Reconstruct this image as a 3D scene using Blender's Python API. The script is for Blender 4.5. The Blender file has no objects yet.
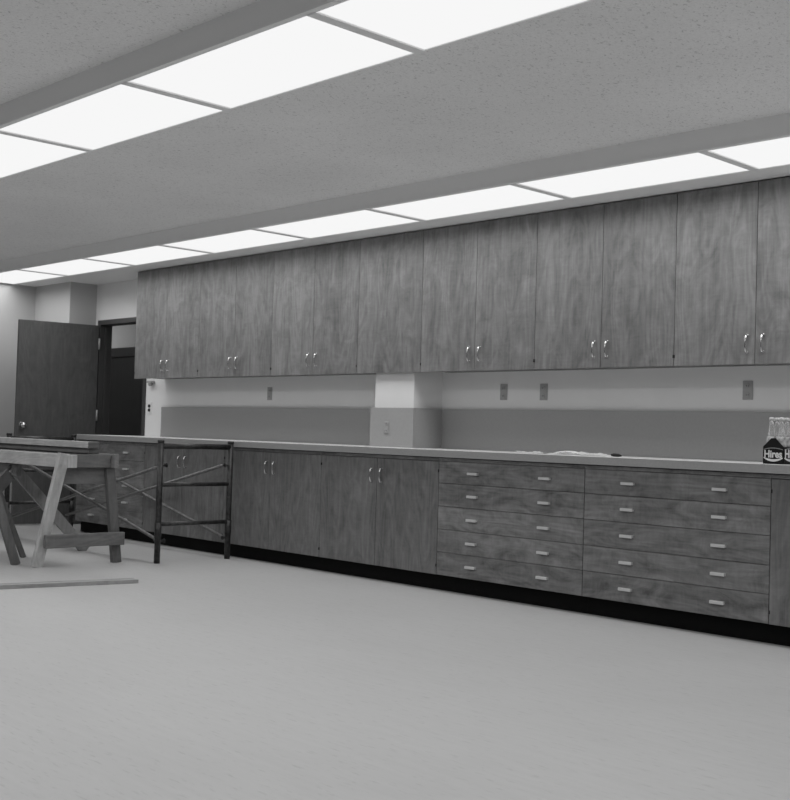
import bpy, bmesh, math, random
from mathutils import Vector, Matrix
random.seed(7)
SC = bpy.context.scene
COL = SC.collection
PI = math.pi

# ---------------------------------------------------------------- mesh helpers
class MB:
    def __init__(s):
        s.bm = bmesh.new()
    def merge(s, tmp, mi=0):
        for f in tmp.faces: f.material_index = mi if f.material_index == 0 else f.material_index
        me = bpy.data.meshes.new('t'); tmp.to_mesh(me); tmp.free()
        s.bm.from_mesh(me); bpy.data.meshes.remove(me)
        return s
    def box(s, x0, x1, y0, y1, z0, z1, bev=0.0, seg=1, mi=0):
        t = bmesh.new(); bmesh.ops.create_cube(t, size=1)
        for v in t.verts:
            v.co = Vector((x0 + (v.co.x + .5) * (x1 - x0), y0 + (v.co.y + .5) * (y1 - y0), z0 + (v.co.z + .5) * (z1 - z0)))
        if bev > 0:
            bmesh.ops.bevel(t, geom=list(t.edges), offset=bev, segments=seg, affect='EDGES', profile=.5)
        return s.merge(t, mi)
    def prism(s, pts, axis, a0, a1, bev=0.0):
        """extrude a polygon (list of 2D points) along axis from a0 to a1"""
        t = bmesh.new()
        def mk(p, a):
            if axis == 'x': return (a, p[0], p[1])
            if axis == 'y': return (p[0], a, p[1])
            return (p[0], p[1], a)
        lo = [t.verts.new(mk(p, a0)) for p in pts]; hi = [t.verts.new(mk(p, a1)) for p in pts]
        t.faces.new(lo); t.faces.new(hi[::-1])
        n = len(pts)
        for i in range(n):
            t.faces.new((lo[i], hi[i], hi[(i + 1) % n], lo[(i + 1) % n]))
        bmesh.ops.recalc_face_normals(t, faces=t.faces)
        if bev > 0:
            bmesh.ops.bevel(t, geom=list(t.edges), offset=bev, segments=1, affect='EDGES', profile=.5)
        return s.merge(t)
    def bar(s, p, q, w, d, ref=(0, 1, 0), bev=0.002):
        """board from p to q, w wide along ref, d thick across"""
        p, q = Vector(p), Vector(q); z = (q - p).normalized(); r = Vector(ref)
        u = (r - z * r.dot(z)).normalized(); v = z.cross(u)
        t = bmesh.new(); bmesh.ops.create_cube(t, size=1); L = (q - p).length
        for k in t.verts:
            k.co = p + u * (k.co.x * w) + v * (k.co.y * d) + z * ((k.co.z + .5) * L)
        if bev > 0:
            bmesh.ops.bevel(t, geom=list(t.edges), offset=bev, segments=1, affect='EDGES', profile=.5)
        return s.merge(t)
    def tube(s, pts, rad, n=10, cap=True):
        pts = [Vector(p) for p in pts]
        if not hasattr(rad, '__len__'): rad = [rad] * len(pts)
        t = bmesh.new(); rings = []; up = None
        for i, p in enumerate(pts):
            a = pts[max(0, i - 1)]; b = pts[min(len(pts) - 1, i + 1)]
            d = (b - a).normalized()
            if up is None:
                up = Vector((0, 0, 1)) if abs(d.z) < .9 else Vector((1, 0, 0))
            u = (up - d * up.dot(d)).normalized(); up = u; v = d.cross(u)
            rings.append([t.verts.new(p + (u * math.cos(2 * PI * k / n) + v * math.sin(2 * PI * k / n)) * rad[i]) for k in range(n)])
        for a, b in zip(rings, rings[1:]):
            for k in range(n):
                t.faces.new((a[k], a[(k + 1) % n], b[(k + 1) % n], b[k]))
        if cap:
            t.faces.new(rings[0][::-1]); t.faces.new(rings[-1])
        bmesh.ops.recalc_face_normals(t, faces=t.faces)
        for f in t.faces: f.smooth = len(f.verts) == 4
        return s.merge(t)
    def lathe(s, c, prof, n=20, axis='z'):
        """prof: list of (radius, height)"""
        t = bmesh.new(); rings = []
        for r, h in prof:
            ring = []
            for k in range(n):
                a = 2 * PI * k / n; x, y = r * math.cos(a), r * math.sin(a)
                co = (c[0] + x, c[1] + y, c[2] + h) if axis == 'z' else ((c[0] + h, c[1] + x, c[2] + y) if axis == 'x' else (c[0] + x, c[1] + h, c[2] + y))
                ring.append(t.verts.new(co))
            rings.append(ring)
        for a, b in zip(rings, rings[1:]):
            for k in range(n):
                t.faces.new((a[k], a[(k + 1) % n], b[(k + 1) % n], b[k]))
        t.faces.new(rings[0][::-1]); t.faces.new(rings[-1])
        bmesh.ops.recalc_face_normals(t, faces=t.faces)
        for f in t.faces: f.smooth = len(f.verts) == 4
        return s.merge(t)
    def build(s, name, mats, parent=None, origin=None):
        o0 = Vector(origin) if origin is not None else (parent.matrix_world.translation.copy() if False else Vector(parent['_o']) if parent is not None else Vector((0, 0, 0)))
        for v in s.bm.verts: v.co -= o0
        me = bpy.data.meshes.new(name); s.bm.to_mesh(me); s.bm.free()
        for m in (mats if isinstance(mats, (list, tuple)) else [mats]): me.materials.append(m)
        o = bpy.data.objects.new(name, me); COL.objects.link(o)
        o['_o'] = tuple(o0)
        if parent is not None: o.parent = parent       # same origin as the parent, no offset
        else: o.location = o0
        return o

def thing(name, label, cat, loc, group=None):
    o = bpy.data.objects.new(name, None); COL.objects.link(o)
    o.location = loc; o['_o'] = tuple(loc); o.empty_display_size = .1
    o['label'] = label; o['category'] = cat
    if group: o['group'] = group
    return o
def tag(o, label, cat, group=None):
    o['label'] = label; o['category'] = cat
    if group: o['group'] = group
    return o
def struct(o, label=None, cat=None):
    o['kind'] = 'structure'
    if label: o['label'] = label
    if cat: o['category'] = cat
    return o

# ---------------------------------------------------------------- materials
def new_mat(name):
    m = bpy.data.materials.new(name); m.use_nodes = True
    nt = m.node_tree; return m, nt, nt.nodes, nt.links, nt.nodes['Principled BSDF']
def g(v): return (v, v, v, 1)
def plain(name, v, rough=.6, metal=0.0, spec=.5, noise=0.0, nscale=20, bump=0.0):
    m, nt, N, L, b = new_mat(name)
    b.inputs['Base Color'].default_value = g(v); b.inputs['Roughness'].default_value = rough
    b.inputs['Metallic'].default_value = metal; b.inputs['Specular IOR Level'].default_value = spec
    if noise or bump:
        tc = N.new('ShaderNodeTexCoord'); n = N.new('ShaderNodeTexNoise')
        n.inputs['Scale'].default_value = nscale; n.inputs['Detail'].default_value = 5
        L.new(tc.outputs['Object'], n.inputs['Vector'])
        if noise:
            mr = N.new('ShaderNodeMapRange'); mr.inputs[1].default_value = .3; mr.inputs[2].default_value = .7
            mr.inputs[3].default_value = v * (1 - noise); mr.inputs[4].default_value = v * (1 + noise)
            L.new(n.outputs['Fac'], mr.inputs[0]); L.new(mr.outputs[0], b.inputs['Base Color'])
        if bump:
            bp = N.new('ShaderNodeBump'); bp.inputs['Strength'].default_value = bump; bp.inputs['Distance'].default_value = .002
            L.new(n.outputs['Fac'], bp.inputs['Height']); L.new(bp.outputs[0], b.inputs['Normal'])
    return m

def wood(name, v, axis='z', contrast=.35, rough=.42, fine=1.0, spec=.4, blotch=.5):
    """veneer or lumber with the grain along one axis; each object gets its own cut"""
    m, nt, N, L, b = new_mat(name)
    tc = N.new('ShaderNodeTexCoord'); oi = N.new('ShaderNodeObjectInfo')
    mul = N.new('ShaderNodeVectorMath'); mul.operation = 'SCALE'; mul.inputs[0].default_value = (37.0, 13.0, 23.0)
    L.new(oi.outputs['Random'], mul.inputs['Scale'])
    add = N.new('ShaderNodeVectorMath'); add.operation = 'ADD'
    L.new(tc.outputs['Object'], add.inputs[0]); L.new(mul.outputs[0], add.inputs[1])
    def mapped(across, along):
        mp = N.new('ShaderNodeMapping'); sc = [across] * 3; sc['xyz'.index(axis)] = along
        mp.inputs['Scale'].default_value = sc; L.new(add.outputs[0], mp.inputs['Vector']); return mp
    def noise(across, along, scale=1, detail=4, rough_=.6, dist=0):
        mp = mapped(across, along); n = N.new('ShaderNodeTexNoise')
        n.inputs['Scale'].default_value = scale; n.inputs['Detail'].default_value = detail
        n.inputs['Roughness'].default_value = rough_; n.inputs['Distortion'].default_value = dist
        L.new(mp.outputs[0], n.inputs['Vector']); return n.outputs['Fac']
    def math_(op, a, c):
        k = N.new('ShaderNodeMath'); k.operation = op
        for i, w in enumerate((a, c)):
            if isinstance(w, (int, float)): k.inputs[i].default_value = w
            else: L.new(w, k.inputs[i])
        return k.outputs[0]
    fibre = noise(95 * fine, 2.2, detail=5, rough_=.65)
    leaf = noise(9, .25, detail=2)
    blot = noise(8, 3.6, detail=5, rough_=.62, dist=1.6)
    chat = noise(6, 26, detail=3, dist=1.8)
    # growth rings: distorted bands give the cathedral figure
    mp = mapped(3.2, .55); w = N.new('ShaderNodeTexNoise'); w.inputs['Scale'].default_value = 1.6; w.inputs['Detail'].default_value = 1.5
    L.new(mp.outputs[0], w.inputs['Vector'])
    ring = math_('SINE', math_('MULTIPLY', w.outputs['Fac'], 95), 0)
    t = math_('MULTIPLY', math_('SUBTRACT', fibre, .5), .8)
    t = math_('ADD', t, math_('MULTIPLY', math_('SUBTRACT', leaf, .5), .85))
    t = math_('ADD', t, math_('MULTIPLY', math_('SUBTRACT', blot, .5), 2.6 * blotch))
    t = math_('ADD', t, math_('MULTIPLY', math_('SUBTRACT', chat, .5), .7 * blotch))
    t = math_('ADD', t, math_('MULTIPLY', ring, .10))
    t = math_('MULTIPLY', t, contrast * 2)
    t = math_('ADD', t, 1.0)
    tone = math_('ADD', math_('MULTIPLY', oi.outputs['Random'], .16), .92)
    t = math_('MULTIPLY', math_('MULTIPLY', t, tone), v)
    t = math_('MAXIMUM', t, v * .3)
    cc = N.new('ShaderNodeCombineColor')
    for i in range(3): L.new(t, cc.inputs[i])
    L.new(cc.outputs[0], b.inputs['Base Color'])
    b.inputs['Roughness'].default_value = rough; b.inputs['Specular IOR Level'].default_value = spec
    return m

M = {}
M['door'] = wood('veneer_vertical', .185, 'z', .36, blotch=.65)
M['drawer'] = wood('veneer_horizontal', .17, 'x', .42, blotch=.85)
M['base_door'] = wood('veneer_vertical_base', .16, 'z', .4, blotch=.6)
M['carcass'] = wood('veneer_carcass', .09, 'x', .2)
M['seam'] = plain('dark_edge', .012, .7)
M['toe'] = plain('black_toe_kick', .003, .6, spec=.1)
M['counter'] = plain('counter_laminate', .66, .33, noise=.05, nscale=90)
M['edge'] = plain('counter_edge_laminate', .30, .4, noise=.05, nscale=90)
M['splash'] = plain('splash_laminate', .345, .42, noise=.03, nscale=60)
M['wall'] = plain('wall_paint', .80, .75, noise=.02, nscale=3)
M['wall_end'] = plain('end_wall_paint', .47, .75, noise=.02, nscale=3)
M['column'] = plain('column_paint', .72, .75, noise=.02, nscale=3)
M['soffit'] = plain('soffit_paint', .86, .8)
M['metal_frame'] = plain('light_frame', .84, .6)
M['chrome'] = plain('chrome', .62, .14, metal=1)
M['satin'] = plain('satin_aluminium', .62, .42, metal=.4)
M['steel_plate'] = plain('steel_plate', .38, .5)
M['slot'] = plain('dark_slot', .02, .6)
M['plate_light'] = plain('switch_plate', .30, .4)
M['door_leaf'] = wood('oak_door', .078, 'z', .3, rough=.5)
M['frame_dark'] = plain('dark_door_frame', .055, .45)
M['corridor_door'] = wood('dark_corridor_door', .022, 'z', .2, rough=.5)
M['lumber'] = wood('pale_lumber', .42, 'x', .28, rough=.7, fine=.6, spec=.2)
M['lumber_v'] = wood('pale_lumber_upright', .40, 'z', .3, rough=.7, fine=.6, spec=.2)
M['lumber_y'] = wood('shaded_lumber', .14, 'y', .35, rough=.75, fine=.6, spec=.2)  # tone darkened to carry the shade on the bench's end boards
M['lumber_grey'] = wood('grey_lumber', .2, 'x', .3, rough=.75, fine=.6, spec=.2)
M['lumber_dark'] = wood('dark_lumber', .12, 'x', .3, rough=.75, fine=.6, spec=.2)
M['lumber_mid'] = wood('mid_lumber', .27, 'z', .3, rough=.7, fine=.6, spec=.2)
M['lumber_board'] = wood('mid_lumber_flat', .3, 'y', .3, rough=.7, fine=.6, spec=.2)
M['lumber_leg'] = wood('shaded_lumber_upright', .13, 'z', .3, rough=.75, fine=.6, spec=.2)  # shade on the legs is put into this darker tone
M['scaffold'] = plain('worn_scaffold_paint', .022, .45, noise=.9, nscale=38)
M['brace'] = plain('galvanised_brace', .16, .4, metal=.5, noise=.3, nscale=30)
M['paper'] = plain('white_paper', .86, .8)
M['carton'] = plain('dark_carton', .010, .6, spec=.15)
M['white_ink'] = plain('white_ink', .62, .6)
M['grey_ink'] = plain('grey_ink', .22, .6)
M['cap'] = plain('bottle_cap', .55, .4, metal=.3)
M['rubber'] = plain('black_rubber', .01, .7)
# clear bottles with a haze of printed lettering
m, nt, N, L, b = new_mat('clear_bottle_glass')
b.inputs['Base Color'].default_value = g(.75); b.inputs['Roughness'].default_value = .12
b.inputs['Transmission Weight'].default_value = .75; b.inputs['IOR'].default_value = 1.4
M['glass'] = m
M['bottle_print'] = plain('printed_bottle_label', .32, .5, noise=.5, nscale=55)

# floor: streaked linoleum
m, nt, N, L, b = new_mat('streaked_linoleum')
tc = N.new('ShaderNodeTexCoord')
def fl_noise(scale, det, rot, dist=0):
    mp = N.new('ShaderNodeMapping'); mp.inputs['Scale'].default_value = scale; mp.inputs['Rotation'].default_value = (0, 0, rot)
    L.new(tc.outputs['Object'], mp.inputs['Vector'])
    n = N.new('ShaderNodeTexNoise'); n.inputs['Scale'].default_value = 1; n.inputs['Detail'].default_value = det
    n.inputs['Distortion'].default_value = dist; L.new(mp.outputs[0], n.inputs['Vector']); return n.outputs['Fac']
st = fl_noise((3.5, 34, 1), 5, 0); st2 = fl_noise((14, 85, 1), 3, .05); bl = fl_noise((1.1, 1.6, 1), 3, .4)
def mr(x, a, c, lo, hi):
    k = N.new('ShaderNodeMapRange'); k.inputs[1].default_value = a; k.inputs[2].default_value = c
    k.inputs[3].default_value = lo; k.inputs[4].default_value = hi; L.new(x, k.inputs[0]); return k.outputs[0]
def mm(op, a, c):
    k = N.new('ShaderNodeMath'); k.operation = op
    for i, w in enumerate((a, c)):
        if isinstance(w, (int, float)): k.inputs[i].default_value = w
        else: L.new(w, k.inputs[i])
    return k.outputs[0]
base = mm('MULTIPLY', mr(st, .3, .7, .97, 1.025), mr(bl, .3, .7, .975, 1.02))
base = mm('MULTIPLY', base, mr(st2, .60, .71, 1.0, .82))
base = mm('MULTIPLY', base, .43)
cc = N.new('ShaderNodeCombineColor')
for i in range(3): L.new(base, cc.inputs[i])
L.new(cc.outputs[0], b.inputs['Base Color']); b.inputs['Roughness'].default_value = .48; b.inputs['Specular IOR Level'].default_value = .35
M['floor'] = m

# ceiling: fissured acoustic board
m, nt, N, L, b = new_mat('fissured_acoustic_ceiling')
tc = N.new('ShaderNodeTexCoord')
f1 = fl_noise((100, 55, 1), 3, .35, .8); f2 = fl_noise((120, 120, 1), 2, 0); f3 = fl_noise((1.2, 1.2, 1), 2, 0)
c1 = mr(f1, .60, .68, 1.0, .68); c2 = mr(f2, .3, .7, .95, 1.05); c3 = mr(f3, .3, .7, .96, 1.03)
base = mm('MULTIPLY', mm('MULTIPLY', mm('MULTIPLY', c1, c2), c3), .84)
cc = N.new('ShaderNodeCombineColor')
for i in range(3): L.new(base, cc.inputs[i])
L.new(cc.outputs[0], b.inputs['Base Color']); b.inputs['Roughness'].default_value = .9; b.inputs['Specular IOR Level'].default_value = .1
bp = N.new('ShaderNodeBump'); bp.inputs['Strength'].default_value = .5; bp.inputs['Distance'].default_value = .004
L.new(c1, bp.inputs['Height']); L.new(bp.outputs[0], b.inputs['Normal'])
M['ceiling'] = m

# light diffuser (the lamps of the room)
m = bpy.data.materials.new('glowing_diffuser'); m.use_nodes = True; nt = m.node_tree; nt.nodes.clear()
em = nt.nodes.new('ShaderNodeEmission'); out = nt.nodes.new('ShaderNodeOutputMaterial')
em.inputs['Color'].default_value = g(1); em.inputs['Strength'].default_value = .93
nt.links.new(em.outputs[0], out.inputs[0]); M['glow'] = m

# ---------------------------------------------------------------- room shell
YW = .622; XL = -10.5; XR = 1.75; YB = -7.0; ZC = 2.552; ZL = 2.452
DX0, DX1, DH = -9.64, -8.795, 2.03           # doorway in the back wall
struct(MB().box(-15.5, XR, YB, 2.47, -.1, 0).build('floor', M['floor']), 'pale streaked linoleum floor')
struct(MB().box(XL, XR, YB, YW, ZC, ZC + .12).build('ceiling', M['ceiling']), 'fissured acoustic ceiling')
struct(MB().box(XL, XR, .064, YW, ZL, ZC).build('ceiling_soffit', M['soffit']), 'flat soffit above the wall cabinets')
w = MB()
w.box(XL - .12, DX0 - .05, YW, YW + .12, 0, 2.7); w.box(DX0 - .05, DX1 + .05, YW, YW + .12, DH + .05, 2.7)
w.box(DX1 + .05, XR, YW, YW + .12, 0, 2.7)
struct(w.build('wall_back', M['wall']), 'grey painted wall behind the cabinets')
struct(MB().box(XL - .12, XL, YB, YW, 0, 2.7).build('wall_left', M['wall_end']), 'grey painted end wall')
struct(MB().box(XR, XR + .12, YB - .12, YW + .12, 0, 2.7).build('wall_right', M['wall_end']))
struct(MB().box(XL - .12, XR, YB - .12, YB, 0, 2.7).build('wall_front', M['carcass']))  # unseen wall, coloured dark to cut light bounced onto the ceiling
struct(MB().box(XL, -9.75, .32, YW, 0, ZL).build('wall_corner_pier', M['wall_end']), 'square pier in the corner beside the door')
struct(MB().box(-5.172, -4.774, .3286, YW, 0, ZL).build('wall_column', M['column']), 'pale column standing out from the wall between the counter runs')
# corridor beyond the doorway
struct(MB().box(-15.5, -8.0, 2.35, 2.47, 0, 2.6).build('wall_corridor', M['wall']))
struct(MB().box(-15.5, -8.0, YW + .12, 2.47, 2.6, 2.7).build('ceiling_corridor', M['wall']))
struct(MB().box(-8.0, -7.9, YW + .12, 2.47, 0, 2.7).build('wall_corridor_end', M['wall']))
struct(MB().box(-15.6, -15.5, YW + .12, 2.47, 0, 2.7).build('wall_corridor_far', M['wall']))
struct(MB().box(-15.5, XL - .12, YW, YW + .12, 0, 2.7).build('wall_corridor_near', M['wall']))

# door_1: frame in the doorway, leaf swung open into the room
d1 = bpy.data.objects.new('door_1', None); COL.objects.link(d1); d1['_o'] = (DX0, YW, 0); d1.location = (DX0, YW, 0)
struct(d1, 'brown wooden door standing open against the end wall')
f = MB(); fy0, fy1 = YW - .012, YW + .13
f.box(DX0 - .05, DX0, fy0, fy1, 0, DH + .05, .003); f.box(DX1, DX1 + .05, fy0, fy1, 0, DH + .05, .003)
f.box(DX0, DX1, fy0, fy1, DH, DH + .05, .003)
f.box(DX0, DX0 + .015, YW + .045, YW + .075, 0, DH); f.box(DX1 - .015, DX1, YW + .045, YW + .075, 0, DH)
f.build('door_frame', M['frame_dark'], d1)
hp = Vector((-9.63, .60, 0)); ep = Vector((-9.742, -.216, 0)); dr = (ep - hp).normalized(); nr = Vector((dr.y, -dr.x, 0))  # nr points to -x
if nr.x > 0: nr = -nr
leaf = MB(); t = bmesh.new(); bmesh.ops.create_cube(t, size=1); LW = (ep - hp).length
for v in t.verts:
    v.co = hp + dr * (.006 + (v.co.x + .5) * (LW - .006)) + nr * ((v.co.y + .5) * .044) + Vector((0, 0, .012 + (v.co.z + .5) * 2.012))
bmesh.ops.recalc_face_normals(t, faces=t.faces)
bmesh.ops.bevel(t, geom=list(t.edges), offset=.002, segments=1, affect='EDGES', profile=.5)
leaf.merge(t); lf = leaf.build('door_leaf', M['door_leaf'], d1)
kb = MB(); kc = hp + dr * (LW - .065) + Vector((0, 0, .985))
for sgn, off in ((-1, 0), (1, .044)):
    c = kc + nr * off; dirv = nr * sgn
    kb.tube([c, c + dirv * .008], .032, 16); kb.tube([c + dirv * .008, c + dirv * .03], .012, 12)
    kb.tube([c + dirv * x for x in (.026, .032, .042, .054, .062, .066)], [.012, .024, .030, .028, .018, .004], 16)
kb.build('door_knob', M['chrome'], lf)
for hz in (.25, 1.05, 1.78):
    MB().tube([hp + Vector((.010, -.004, hz)), hp + Vector((.010, -.004, hz + .11))], .009, 10).build('hinge', M['steel_plate'], lf)
# door_2: dark closed door across the corridor
d2 = bpy.data.objects.new('door_2', None); COL.objects.link(d2); d2['_o'] = (-12, 2.35, 0); d2.location = (-12, 2.35, 0)
struct(d2, 'dark closed door across the corridor seen through the doorway')
MB().box(-12.75, -11.05, 2.315, 2.348, 0, 1.88, .003).build('door_leaf', M['corridor_door'], d2)
f = MB(); f.box(-12.85, -12.75, 2.29, 2.349, 0, 1.995, .003); f.box(-11.05, -10.95, 2.29, 2.349, 0, 1.995, .003); f.box(-12.75, -11.05, 2.29, 2.349, 1.88, 1.995, .003)
f.build('door_frame', plain('black_frame', .012, .5), d2)

# ---------------------------------------------------------------- ceiling light strips
LAMP = 11.0
def strip(label, y0, y1, xr, housing=True):
    t = thing('ceiling_light', label, 'ceiling light', ((XL + xr) / 2, (y0 + y1) / 2, ZL), 'rows of luminous ceiling panels')
    b = MB(); e = .018
    b.box(XL, xr, y0 - e, y0, ZL - .004, ZC); b.box(XL, xr, y1, y1 + e * .6, ZL - .004, ZC)
    b.box(XL, xr, y0, y1, ZC - .02, ZC - .001)
    b.box(XL, xr, y0 - e - .006, y0 + .004, ZL - .006, ZL + .006)
    b.build('housing', M['metal_frame'], t)
    xs = []; x = -2.013
    while x < xr - .2: x += 1.2177
    while x > XL: xs.append(x); x -= 1.2177
    xs = [q for q in xs if q < xr - .05]
    edges = [xr] + xs
    if xs[-1] - XL > .1: edges = edges + [XL]
    for a, c in zip(edges, edges[1:]):
        p = MB(); p.box(c + .0235, a - .0235, y0, y1, ZL, ZL + .006)
        p.bm.faces.ensure_lookup_table()
        for fc in p.bm.faces: fc.material_index = 1 if fc.normal.z < -.5 else 0
        p.build('diffuser', [M['soffit'], M['glow']], t)
        la = bpy.data.lights.new('tube_lamp', 'AREA'); la.shape = 'RECTANGLE'; la.size = a - c - .06; la.size_y = y1 - y0 - .02
        la.energy = LAMP * la.size * la.size_y; la.spread = math.radians(165)
        lo = bpy.data.objects.new('tube_lamp', la); COL.objects.link(lo); lo.location = ((a + c) / 2, (y0 + y1) / 2, ZL - .008)
    for q in xs:
        MB().box(q - .024, q + .024, y0, y1, ZL - .006, ZL + .03).build('divider', M['metal_frame'], t)
    return t
strip('long row of glowing ceiling panels running just in front of the wall cabinets', -.468, .052, 1.66)
strip('long row of glowing ceiling panels crossing the upper left, nearest the viewer', -2.979, -2.443, 1.66)
strip('row of glowing ceiling panels straight above the viewer', -5.474, -4.963, 1.66)

# ---------------------------------------------------------------- cabinet hardware
def arch_pull(x, y, zc, L=.092):
    pts = []; rad = []
    for i in range(13):
        a = PI * i / 12; pts.append((x, y - .002 - .021 * math.sin(a) ** .7, zc - L / 2 * math.cos(a)))
        rad.append(.0048 + .0022 * abs(math.cos(a)))
    b = MB().tube(pts, rad, 10)
    for s in (-1, 1): b.lathe((x, y, zc + s * L / 2), [(.008, 0), (.008, -.003), (.006, -.004)], 12, 'y')
    return b
def bar_pull(x, y, zc, w=.083):
    p = [(y, zc + .007), (y - .016, zc + .0075), (y - .019, zc + .006), (y - .019, zc - .008), (y - .0165, zc - .009), (y - .015, zc + .001), (y - .005, zc + .001), (y - .004, zc - .007), (y, zc - .007)]
    return MB().prism(p, 'x', x - w / 2, x + w / 2)

def door_part(parent, x0, x1, y, z0, z1, mat, hside, pull_z, hinge_z):
    gp = .0016
    d = MB().box(x0 + gp, x1 - gp, y, y + .019, z0, z1, .0012).build('cabinet_door', mat, parent)
    px = (x1 - .047) if hside > 0 else (x0 + .047)
    if pull_z is not None: arch_pull(px, y, pull_z).build('handle', M['chrome'], d)
    hx = (x0 + .004) if hside > 0 else (x1 - .004)
    for hz in hinge_z:
        MB().tube([(hx, y - .0005, hz - .009), (hx, y - .0005, hz + .009)], .0032, 8).build('hinge', M['seam'], d)
    return d

# wall (upper) cabinets
YU, ZUB, ZUT = .29, 1.447, 2.448
def upper(label, x0, xm, x1, yb=YW - .002):
    t = thing('wall_cabinet', label, 'cabinet', ((x0 + x1) / 2, YU + .02, ZUB), 'wall cabinets above the counter')
    b = MB(); b.box(x0 + .0005, x1 - .0005, YU + .0195, yb, ZUB + .013, ZUT)
    b.build('body', M['carcass'], t)
    MB().box(x0 + .0005, x1 - .0005, YU + .012, YU + .0195, ZUB + .002, ZUT).build('shadow_gap', M['seam'], t) if False else None
    hz = (ZUB + .055,)
    if xm is None:
        MB().box(x0 + .0016, x1 - .0016, YU, YU + .019, ZUB, ZUT - .004, .0012).build('front_panel', M['door'], t)
    else:
        door_part(t, x0, xm, YU, ZUB, ZUT - .004, M['door'], 1, ZUB + .112, hz)
        door_part(t, xm, x1, YU, ZUB, ZUT - .004, M['door'], -1, ZUB + .112, hz)
    return t
upper('wood wall cabinet at the far left end of the row, beside the doorway', -8.428, -7.913, -7.398)
upper('wood two-door wall cabinet, second from the doorway', -7.398, -6.879, -6.373)
upper('wood two-door wall cabinet just left of the blank panel over the column', -6.373, -5.857, -5.343)
upper('narrow wall cabinet front without handles, in front of the column', -5.343, None, -4.681, .3276)
upper('wood two-door wall cabinet just right of the blank panel over the column', -4.681, -4.1725, -3.659)
upper('wood two-door wall cabinet over the papers on the counter', -3.659, -3.1448, -2.633)
upper('wood wall cabinet at the right edge, above the bottle carton', -2.633, -2.1247, -1.61)

# base cabinets
ZT, ZB = .842, .106
DZ = [.842, .700, .551, .402, .255, .106]
def base(label, kind, x0, x1, yb=YW - .004):
    t = thing('base_cabinet', label, 'cabinet', ((x0 + x1) / 2, .3, 0), 'base cabinets under the counter')
    b = MB(); b.box(x0 + .0005, x1 - .0005, .0195, yb, ZB - .002, .866)
    b.build('body', M['carcass'], t)
    MB().box(x0 + .0005, x1 - .0005, -.001, .0193, .8435, .862, .001).build('top_rail', M['drawer'], t)
    MB().box(x0 + .0005, x1 - .0005, .06, .078, 0, ZB - .003).build('toe_kick', M['toe'], t)
    xm = (x0 + x1) / 2
    if kind == 'doors':
        door_part(t, x0, xm, 0, ZB, ZT - .003, M['base_door'], 1, .722, (ZB + .06, ZT - .065))
        door_part(t, xm, x1, 0, ZB, ZT - .003, M['base_door'], -1, .722, (ZB + .06, ZT - .065))
    else:
        for a, c in zip(DZ, DZ[1:]):
            d = MB().box(x0 + .002, x1 - .002, 0, .019, c + .0015, a - .0015, .0012).build('drawer', M['drawer'], t)
            zc = (a + c) / 2
            for s in (-1, 1): bar_pull(xm + .008 + s * .288, 0, zc).build('pull', M['satin'], d)
    return t
base('five-drawer wood base cabinet at the far left end, behind the sawhorse and scaffold', 'drawers', -8.9, -7.735)
base('two-door wood base cabinet seen through the front scaffold frame', 'doors', -7.735, -6.555)
base('two-door wood base cabinet just right of the scaffold', 'doors', -6.555, -5.368)
base('two-door wood base cabinet below the column, left of the drawers', 'doors', -5.368, -4.192, .326)
base('five-drawer wood base cabinet beside the doors, left one of the right-hand two', 'drawers', -4.192, -3.023)
base('five-drawer wood base cabinet near the bottle carton, rightmost drawer bank', 'drawers', -3.023, -1.858)
base('wood base cabinet cut off by the right edge, under the bottle carton', 'doors', -1.858, -.69)

# countertop with its backsplash
ct = thing('countertop', 'long pale laminate countertop running over all the base cabinets', 'countertop', (-4.8, .3, .868))
P = [(-8.868, -.033), (-.69, -.033), (-.69, YW - .002), (-4.772, YW - .002), (-4.772, .3266), (-5.174, .3266), (-5.174, YW - .002), (-8.868, YW - .002)]
MB().prism(P, 'z', .868, .914, .0015).build('top', M['counter'], ct)
MB().box(-8.868, -.69, -.0355, -.0332, .868, .9135, .0008).build('edge_band', M['edge'], ct)
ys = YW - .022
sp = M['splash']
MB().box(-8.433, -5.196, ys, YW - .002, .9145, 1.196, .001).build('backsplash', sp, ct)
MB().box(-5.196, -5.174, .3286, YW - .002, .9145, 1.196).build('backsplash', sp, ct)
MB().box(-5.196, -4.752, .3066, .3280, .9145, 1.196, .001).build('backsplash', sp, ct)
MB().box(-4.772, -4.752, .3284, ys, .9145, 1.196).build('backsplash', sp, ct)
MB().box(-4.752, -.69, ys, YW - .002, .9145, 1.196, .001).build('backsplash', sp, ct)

# ---------------------------------------------------------------- outlets, switch
def outlet(label, x, y, z, pm, w=.064, h=.110):
    t = thing('wall_outlet', label, 'outlet', (x, y, z), 'electrical outlets over the counter')
    MB().box(x - w / 2, x + w / 2, y - .006, y, z - h / 2, z + h / 2, .002).build('plate', pm, t)
    for s in (-1, 1):
        r = MB(); r.lathe((x, y - .006, z + s * .026), [(.016, 0), (.016, -.002), (.014, -.003)], 14, 'y')
        rr = r.build('receptacle', pm, t)
        q = MB()
        for k in (-1, 1): q.box(x + k * .006 - .0012, x + k * .006 + .0012, y - .0098, y - .0088, z + s * .026 - .005, z + s * .026 + .005)
        q.build('slots', M['slot'], rr)
outlet('grey outlet plate on the wall left of the column', -6.799, YW, 1.318, M['steel_plate'])
outlet('grey outlet plate, left one of the pair right of the column', -4.189, YW, 1.319, M['steel_plate'])
outlet('grey outlet plate, right one of the pair right of the column', -3.839, YW, 1.318, M['steel_plate'])
outlet('grey outlet plate on the wall above the bottle carton', -2.346, YW, 1.321, M['steel_plate'])
outlet('faint outlet set in the backsplash on the column front', -5.02, .3066, 1.055, M['splash'], .05, .085)
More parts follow.
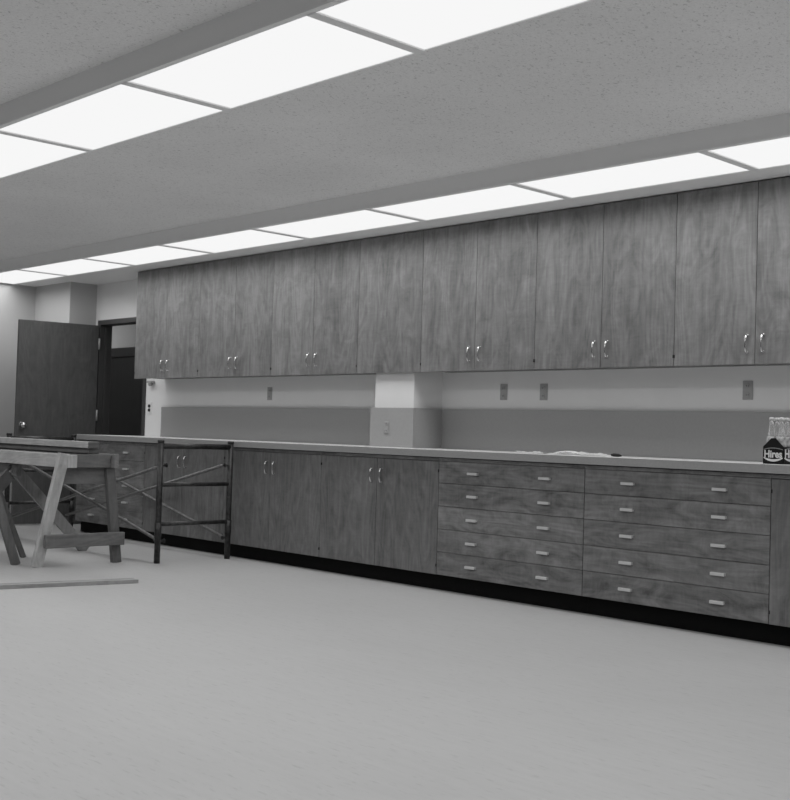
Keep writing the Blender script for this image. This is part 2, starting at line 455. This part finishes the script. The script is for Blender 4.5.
t = thing('light_switch', 'small dark light switch on the pale wall beside the doorway', 'switch', (-8.665, YW, 1.185))
MB().box(-8.70, -8.63, YW - .006, YW, 1.128, 1.242, .002).build('plate', M['wall'], t)
for z in (1.165, 1.205): MB().box(-8.680, -8.650, YW - .016, YW - .005, z - .014, z + .014, .003).build('toggle', M['slot'], t)
t = thing('wall_bracket', 'small grey bracket under the left end of the wall cabinets by the door', 'bracket', (-8.63, YW, 1.44))
bk = MB(); bk.box(-8.67, -8.59, YW - .05, YW, 1.425, 1.445, .003); bk.lathe((-8.63, YW - .028, 1.395), [(.012, 0), (.022, .012), (.022, .03)], 14)
bk.build('body', M['steel_plate'], t)

# ---------------------------------------------------------------- things on the counter
def sheet(label, x, y, z, w, d, rot, seed, mat, amp=.012):
    random.seed(seed); bm = bmesh.new(); nx, ny = 14, 10; gr = []
    ph = [random.uniform(0, 6) for _ in range(4)]
    for j in range(ny + 1):
        row = []
        for i in range(nx + 1):
            u, v = i / nx - .5, j / ny - .5
            h = amp * max(0, .35 * math.sin(5 * u + ph[0]) + .35 * math.sin(7 * v + 3 * u + ph[1]) + .3 * math.sin(13 * u * v + ph[2]) + random.uniform(0, .55))
            c, s = math.cos(rot), math.sin(rot)
            row.append(bm.verts.new((x + u * w * c - v * d * s, y + u * w * s + v * d * c, z + .0008 + h)))
        gr.append(row)
    for j in range(ny):
        for i in range(nx): bm.faces.new((gr[j][i], gr[j][i + 1], gr[j + 1][i + 1], gr[j + 1][i]))
    bmesh.ops.solidify(bm, geom=list(bm.faces), thickness=.0006)
    k = MB(); k.bm.free(); k.bm = bm
    o = k.build('paper_sheet', mat, None, (x, y, z))
    return tag(o, label, 'paper', 'loose papers on the counter')
sheet('crumpled white paper on the counter, longest of the papers', -3.33, .29, .914, .30, .22, .0, 3, M['paper'], .017)
sheet('flat white paper on the counter, left end of the papers', -3.63, .30, .914, .22, .18, -.1, 5, M['paper'], .009)
sheet('white paper on the counter, right end beside the dark tool', -3.085, .27, .914, .15, .15, .2, 9, M['paper'], .013)
tl = MB(); tl.tube([(-2.975, .185, .9245), (-2.96, .19, .9245), (-2.93, .2, .9235), (-2.915, .205, .921)], [.006, .0098, .009, .004], 12)
tag(tl.build('hand_tool', M['rubber'], None, (-2.945, .195, .914)), 'small dark hand tool lying at the right end of the papers', 'tool')

# carton of bottles
CX, CY, CW, CD = -1.877, .135, .114, .172
x0, x1, y0, y1 = CX - CW / 2, CX + CW / 2, CY - CD / 2, CY + CD / 2
zc0 = .9142
ca = thing('bottle_carton', 'dark bottle carton with white Hires lettering at the right end of the counter', 'carton', (CX, CY, zc0))
b = MB()
b.box(x0, x1, y0, y1, zc0, zc0 + .002)
gab = [(x0, zc0), (x1, zc0), (x1, zc0 + .088), (CX + .012, zc0 + .132), (CX - .012, zc0 + .132), (x0, zc0 + .088)]
b.prism(gab, 'y', y0, y0 + .002); b.prism(gab, 'y', y1 - .002, y1)
b.box(x0, x0 + .002, y0, y1, zc0, zc0 + .088); b.box(x1 - .002, x1, y0, y1, zc0, zc0 + .088)
b.build('carton_body', M['carton'], ca)
dv = MB()
hd = [(y0 + .002, zc0 + .002), (y1 - .002, zc0 + .002), (y1 - .002, zc0 + .13), (y1 - .05, zc0 + .13), (y0 + .05, zc0 + .13), (y0 + .002, zc0 + .13)]
dv.prism(hd, 'x', CX - .0015, CX + .0015)
dv.build('carrier_handle', M['carton'], ca)
def arc_band(horizontal_c, zc, half, rise, t0, tm, to3):
    """a crescent stripe; to3 maps (s, z) to a point on the face"""
    bm = bmesh.new(); n = 18; lo = []; hi = []
    for i in range(n + 1):
        s = -1 + 2 * i / n; z = zc + rise * (1 - s * s); th = t0 + (tm - t0) * (1 - s * s)
        lo.append((s * half + horizontal_c, z - th / 2)); hi.append((s * half + horizontal_c, z + th / 2))
    va = [[bm.verts.new(to3(p, d)) for p in lo] for d in (0, .0006)]; vb = [[bm.verts.new(to3(p, d)) for p in hi] for d in (0, .0006)]
    for i in range(n):
        bm.faces.new((va[1][i], va[1][i + 1], vb[1][i + 1], vb[1][i])); bm.faces.new((va[0][i], vb[0][i], vb[0][i + 1], va[0][i + 1]))
        bm.faces.new((va[0][i], va[0][i + 1], va[1][i + 1], va[1][i])); bm.faces.new((vb[0][i], vb[1][i], vb[1][i + 1], vb[0][i + 1]))
    for i in (0, n): bm.faces.new((va[0][i], va[1][i], vb[1][i], vb[0][i]))
    bmesh.ops.recalc_face_normals(bm, faces=bm.faces)
    k = MB(); k.bm.free(); k.bm = bm; return k
def text_mesh(txt, size, extr, offset):
    cu = bpy.data.curves.new('t', 'FONT'); cu.body = txt; cu.size = size; cu.extrude = extr; cu.offset = offset
    cu.align_x = 'CENTER'; cu.resolution_u = 4
    o = bpy.data.objects.new('t', cu); COL.objects.link(o)
    dg = bpy.context.evaluated_depsgraph_get(); me = bpy.data.meshes.new_from_object(o.evaluated_get(dg))
    bpy.data.objects.remove(o); return me
for face in ('end', 'side'):
    if face == 'end': to3 = lambda p, d: (CX + p[0], y0 - .0002 - d, zc0 + p[1]); half = CW / 2 - .004; rot = Matrix.Rotation(PI / 2, 4, 'X')
    else: to3 = lambda p, d: (x1 + .0002 + d, CY + p[0], zc0 + p[1]); half = CD / 2 - .008; rot = Matrix.Rotation(PI / 2, 4, 'Z') @ Matrix.Rotation(PI / 2, 4, 'X')
    arc_band(0, .074, half, .008, .003, .0042, to3).build('label_stripe', M['grey_ink'], ca)
    arc_band(0, .032, half, -.013, .005, .0125, to3).build('label_stripe', M['white_ink'], ca)
    me = text_mesh('Hires', .052 if face == 'end' else .06, .0004, .0016)
    bm = bmesh.new(); bm.from_mesh(me)
    mx = max(v.co.x for v in bm.verts); mn = min(v.co.x for v in bm.verts); sc_ = (half * 1.84) / (mx - mn)
    for v in bm.verts: v.co.x = (v.co.x - (mx + mn) / 2) * sc_
    bm.transform(rot)
    o3 = Vector(to3((0, .034), .0004))
    for v in bm.verts: v.co += o3
    k = MB(); k.bm.free(); k.bm = bm; k.build('lettering', M['white_ink'], ca)
lab = ['front left in the carton, nearest the viewer', 'front right in the carton, nearest the viewer', 'middle of the left row in the carton', 'middle of the right row in the carton', 'back of the left row in the carton', 'back of the right row in the carton']
i = 0
for r in range(3):
    for s in (-1, 1):
        bx, by, bz = CX + s * .0278, CY + (r - 1) * .0555, zc0 + .0025
        t = thing('soda_bottle', 'clear glass soda bottle, ' + lab[i], 'bottle', (bx, by, bz), 'bottles in the carton'); i += 1
        MB().lathe((bx, by, bz), [(.018, 0), (.025, .004), (.0255, .015), (.0255, .108), (.0242, .124), (.0188, .15), (.0142, .172), (.012, .195), (.0112, .225)], 20).build('glass', M['glass'], t)
        MB().lathe((bx, by, bz), [(.0258, .05), (.0259, .104), (.0256, .110), (.0248, .122), (.0222, .138)], 20).build('printed_label', M['bottle_print'], t)
        MB().lathe((bx, by, bz), [(.0134, .220), (.0136, .228), (.0130, .2345), (.0095, .237)], 18).build('cap', M['cap'], t)

# ---------------------------------------------------------------- scaffold
XF, XRr, YN, YF = -6.36, -8.82, -.722, -.088
sc = thing('scaffold', 'dark steel scaffold frame with cross braces standing in front of the base cabinets', 'scaffold', ((XF + XRr) / 2, (YN + YF) / 2, 0))
for X in (XF, XRr):
    for Y in (YN, YF):
        b = MB(); b.tube([(X, Y, 0), (X, Y, .905)], .0225, 14)
        b.tube([(X, Y, .19), (X, Y, .30)], .0262, 14); b.tube([(X, Y, .893), (X, Y, .912)], .0255, 14)
        p = b.build('post', M['scaffold'], sc)
        k = MB(); sg = 1 if Y == YN else -1
        for z in (.725, .165):
            k.tube([(X, Y, z), (X + (-.05 if X > -7 else .05), Y + (.0), z)], .008, 8); k.tube([(X, Y, z), (X, Y + sg * .052, z)], .008, 8)
            k.lathe((X, Y + sg * .052, z), [(.017, 0), (.017, .006)], 10, 'y')
        k.build('brace_pin', M['scaffold'], p)
    MB().tube([(X, YN, .868), (X, YF, .868)], .021, 14).build('top_bar', M['scaffold'], sc)
    for z, r in ((.58, .0155), (.288, .0155)):
        MB().tube([(X, YN, z), (X, YF, z)], r, 12).build('cross_bar', M['scaffold'], sc)
for Y in (YN, YF):
    for za, zb, off in ((.725, .165, .012), (.165, .725, -.012)):
        yy = Y + (1 if Y == YN else -1) * (.035 + off)
        MB().tube([(XF - .02, yy, za), (XRr - .002, yy, zb)], .0125, 10).build('cross_brace', M['brace'], sc)
    
# ---------------------------------------------------------------- trestle bench with lumber
tb = thing('sawhorse', 'rough wooden sawhorse bench left of the scaffold, carrying the lumber', 'sawhorse', (-7.65, -1.22, 0))
XE = -6.55
MB().box(-9.6, XE + .03, -1.445, -1.405, .70, .795, .003).build('front_rail', M['lumber'], tb)
MB().box(-9.6, -6.46, -1.045, -1.01, .70, .80, .003).build('rear_rail', M['lumber_grey'], tb)
for X in (XE, -9.5):
    MB().box(X, X + .045, -1.404, -1.046, .70, .795, .003).build('end_rail', M['lumber_y'], tb)
    MB().prism([(-1.435, .58), (-.985, .58), (-1.02, .699), (-1.405, .699)], 'x', X - .05, X - .015, .002).build('gusset', M['lumber_y'], tb)
MB().box(-9.58, XE - .02, -1.404, -1.046, .772, .792, .002).build('shade_board', M['lumber_grey'], tb)  # hidden board added between the rails to shade the space below
MB().box(XE + .03, XE + .075, -1.412, -1.335, .699, .79, .003).build('rail_block', M['lumber_v'], tb)
for X in (XE, -9.5):
    MB().bar((X + .01 - .03, -1.571, 0), (X + .055, -1.43, .80), .07, .042, (0, 1, 0)).build('leg', M['lumber_v'], tb)
    MB().bar((X - .01, -.945, 0), (X + .0, -1.035, .70), .07, .045, (0, 1, 0)).build('leg', M['lumber_leg'], tb)
    MB().box(X + .03, X + .07, -1.55, -.925, .135, .228, .004).build('stretcher', M['lumber_y'], tb)

def lumber(label, x0, x1, y0, y1, z0, z1, mat):
    o = MB().box(x0, x1, y0, y1, z0, z1, .003).build('lumber_plank', mat, None, ((x0 + x1) / 2, (y0 + y1) / 2, z0))
    return tag(o, label, 'plank', 'planks stacked on the sawhorse')
pl = lumber('pale plank lying on top of the stack on the sawhorse', -9.3, -6.504, -1.24, -1.15, .8395, .886, M['lumber'])
MB().box(-6.505, -6.500, -1.239, -1.151, .8405, .885, .001).build('shaded_end_grain', M['lumber_y'], pl, None)  # darker cap: end grain plus shade painted onto the end face
lumber('dark plank under the pale one, front of the lower layer', -9.25, -6.53, -1.222, -1.135, .801, .8385, M['lumber_dark'])
lumber('dark plank at the back of the stack on the sawhorse', -9.1, -6.72, -1.125, -1.05, .801, .838, M['lumber_dark'])

# second sawhorse with wide splayed legs, behind the bench
s2 = thing('sawhorse', 'wooden sawhorse with widely splayed crossed legs, underneath the bench', 'sawhorse', (-8.0, -1.36, 0))
MB().box(-9.42, -7.32, -1.38, -1.34, .60, .69, .003).build('beam', M['lumber_grey'], s2)
for X in (-7.40, -9.3):
    MB().bar((X + .02, -.735, 0), (X + .02, -1.375, .665), .085, .03, (0, 1, .9)).build('leg', M['lumber_mid'], s2)
    MB().bar((X - .015, -1.95, 0), (X - .015, -1.335, .665), .095, .03, (0, 1, -.9)).build('leg', M['lumber_leg'], s2)
# third sawhorse mostly cut off by the left edge
s3 = thing('sawhorse', 'wooden sawhorse cut off by the left edge, only its two slanting legs showing', 'sawhorse', (-6.95, -1.9, 0))
pa, pb = Vector((-6.75, -1.89, .74)), Vector((-7.16, -1.69, .74)); dd = (pa - pb).normalized()
MB().bar(pa + dd * .08, pb - dd * .08, .04, .09, (-dd.y, dd.x, 0)).build('beam', M['lumber_grey'], s3)
for top, foot, wd, mt in ((pa, Vector((-6.76, -1.63, 0)), .06, 'lumber_leg'), (pb, Vector((-7.16, -1.375, 0)), .035, 'lumber_leg'), (pa, Vector((-6.86, -2.16, 0)), .085, 'lumber_leg'), (pb, Vector((-7.26, -1.98, 0)), .04, 'lumber_leg')):
    MB().bar(foot, top, wd, .035, (0, 1, 0)).build('leg', M[mt], s3)

# loose board on the floor
bp0, bp1 = Vector((-5.475, -1.425, .0112)), Vector((-5.765, -2.77, .0112)); dd = (bp1 - bp0).normalized(); pn = Vector((dd.y, -dd.x, 0))
if pn.x > 0: pn = -pn
o = MB().bar(bp0 + pn * .045, bp1 + pn * .045, .09, .022, tuple(pn), .002).build('floor_board', M['lumber_board'], None, (-5.65, -2.0, 0))
tag(o, 'loose wooden board lying on the floor in front of the sawhorse', 'board')

for o in bpy.data.objects:
    if '_o' in o: del o['_o']

# ---------------------------------------------------------------- fill light added out of view to brighten the corridor wall
la = bpy.data.lights.new('corridor_fill', 'AREA'); la.shape = 'RECTANGLE'; la.size = 1.2; la.size_y = .3; la.energy = 8
lo = bpy.data.objects.new('corridor_fill', la); COL.objects.link(lo); lo.location = (-13.0, 1.4, 2.58)

# ---------------------------------------------------------------- world, camera, view
wd = bpy.data.worlds.new('World'); SC.world = wd; wd.use_nodes = True
wd.node_tree.nodes['Background'].inputs[0].default_value = (.0, .0, .0, 1)
cam = bpy.data.cameras.new('Camera'); co = bpy.data.objects.new('Camera', cam); COL.objects.link(co)
yaw, pit, rol, fpx = .8033, .0281, .0297, 1168.4
fw = Vector((-math.sin(yaw) * math.cos(pit), math.cos(yaw) * math.cos(pit), math.sin(pit)))
r = Vector((math.cos(yaw), math.sin(yaw), 0)); up = r.cross(fw)
ax = r * math.cos(rol) + up * math.sin(rol); ay = up * math.cos(rol) - r * math.sin(rol); az = -fw
mw = Matrix((ax, ay, az)).transposed().to_4x4(); mw.translation = Vector((1.0788, -5.5015, 1.0162))
co.matrix_world = mw
cam.sensor_fit = 'HORIZONTAL'; cam.sensor_width = 36; cam.lens = fpx * 36 / 790; cam.clip_start = .05
cam.dof.use_dof = True; cam.dof.focus_distance = 6.3; cam.dof.aperture_fstop = 8.0
SC.camera = co
SC.view_settings.view_transform = 'Standard'; SC.view_settings.look = 'None'
SC.view_settings.exposure = 0.0; SC.view_settings.gamma = 1.0; SC.view_settings.use_curve_mapping = False
SC.cycles.max_bounces = 10; SC.cycles.diffuse_bounces = 8; SC.cycles.use_denoising = True
SC.cycles.sample_clamp_indirect = 6
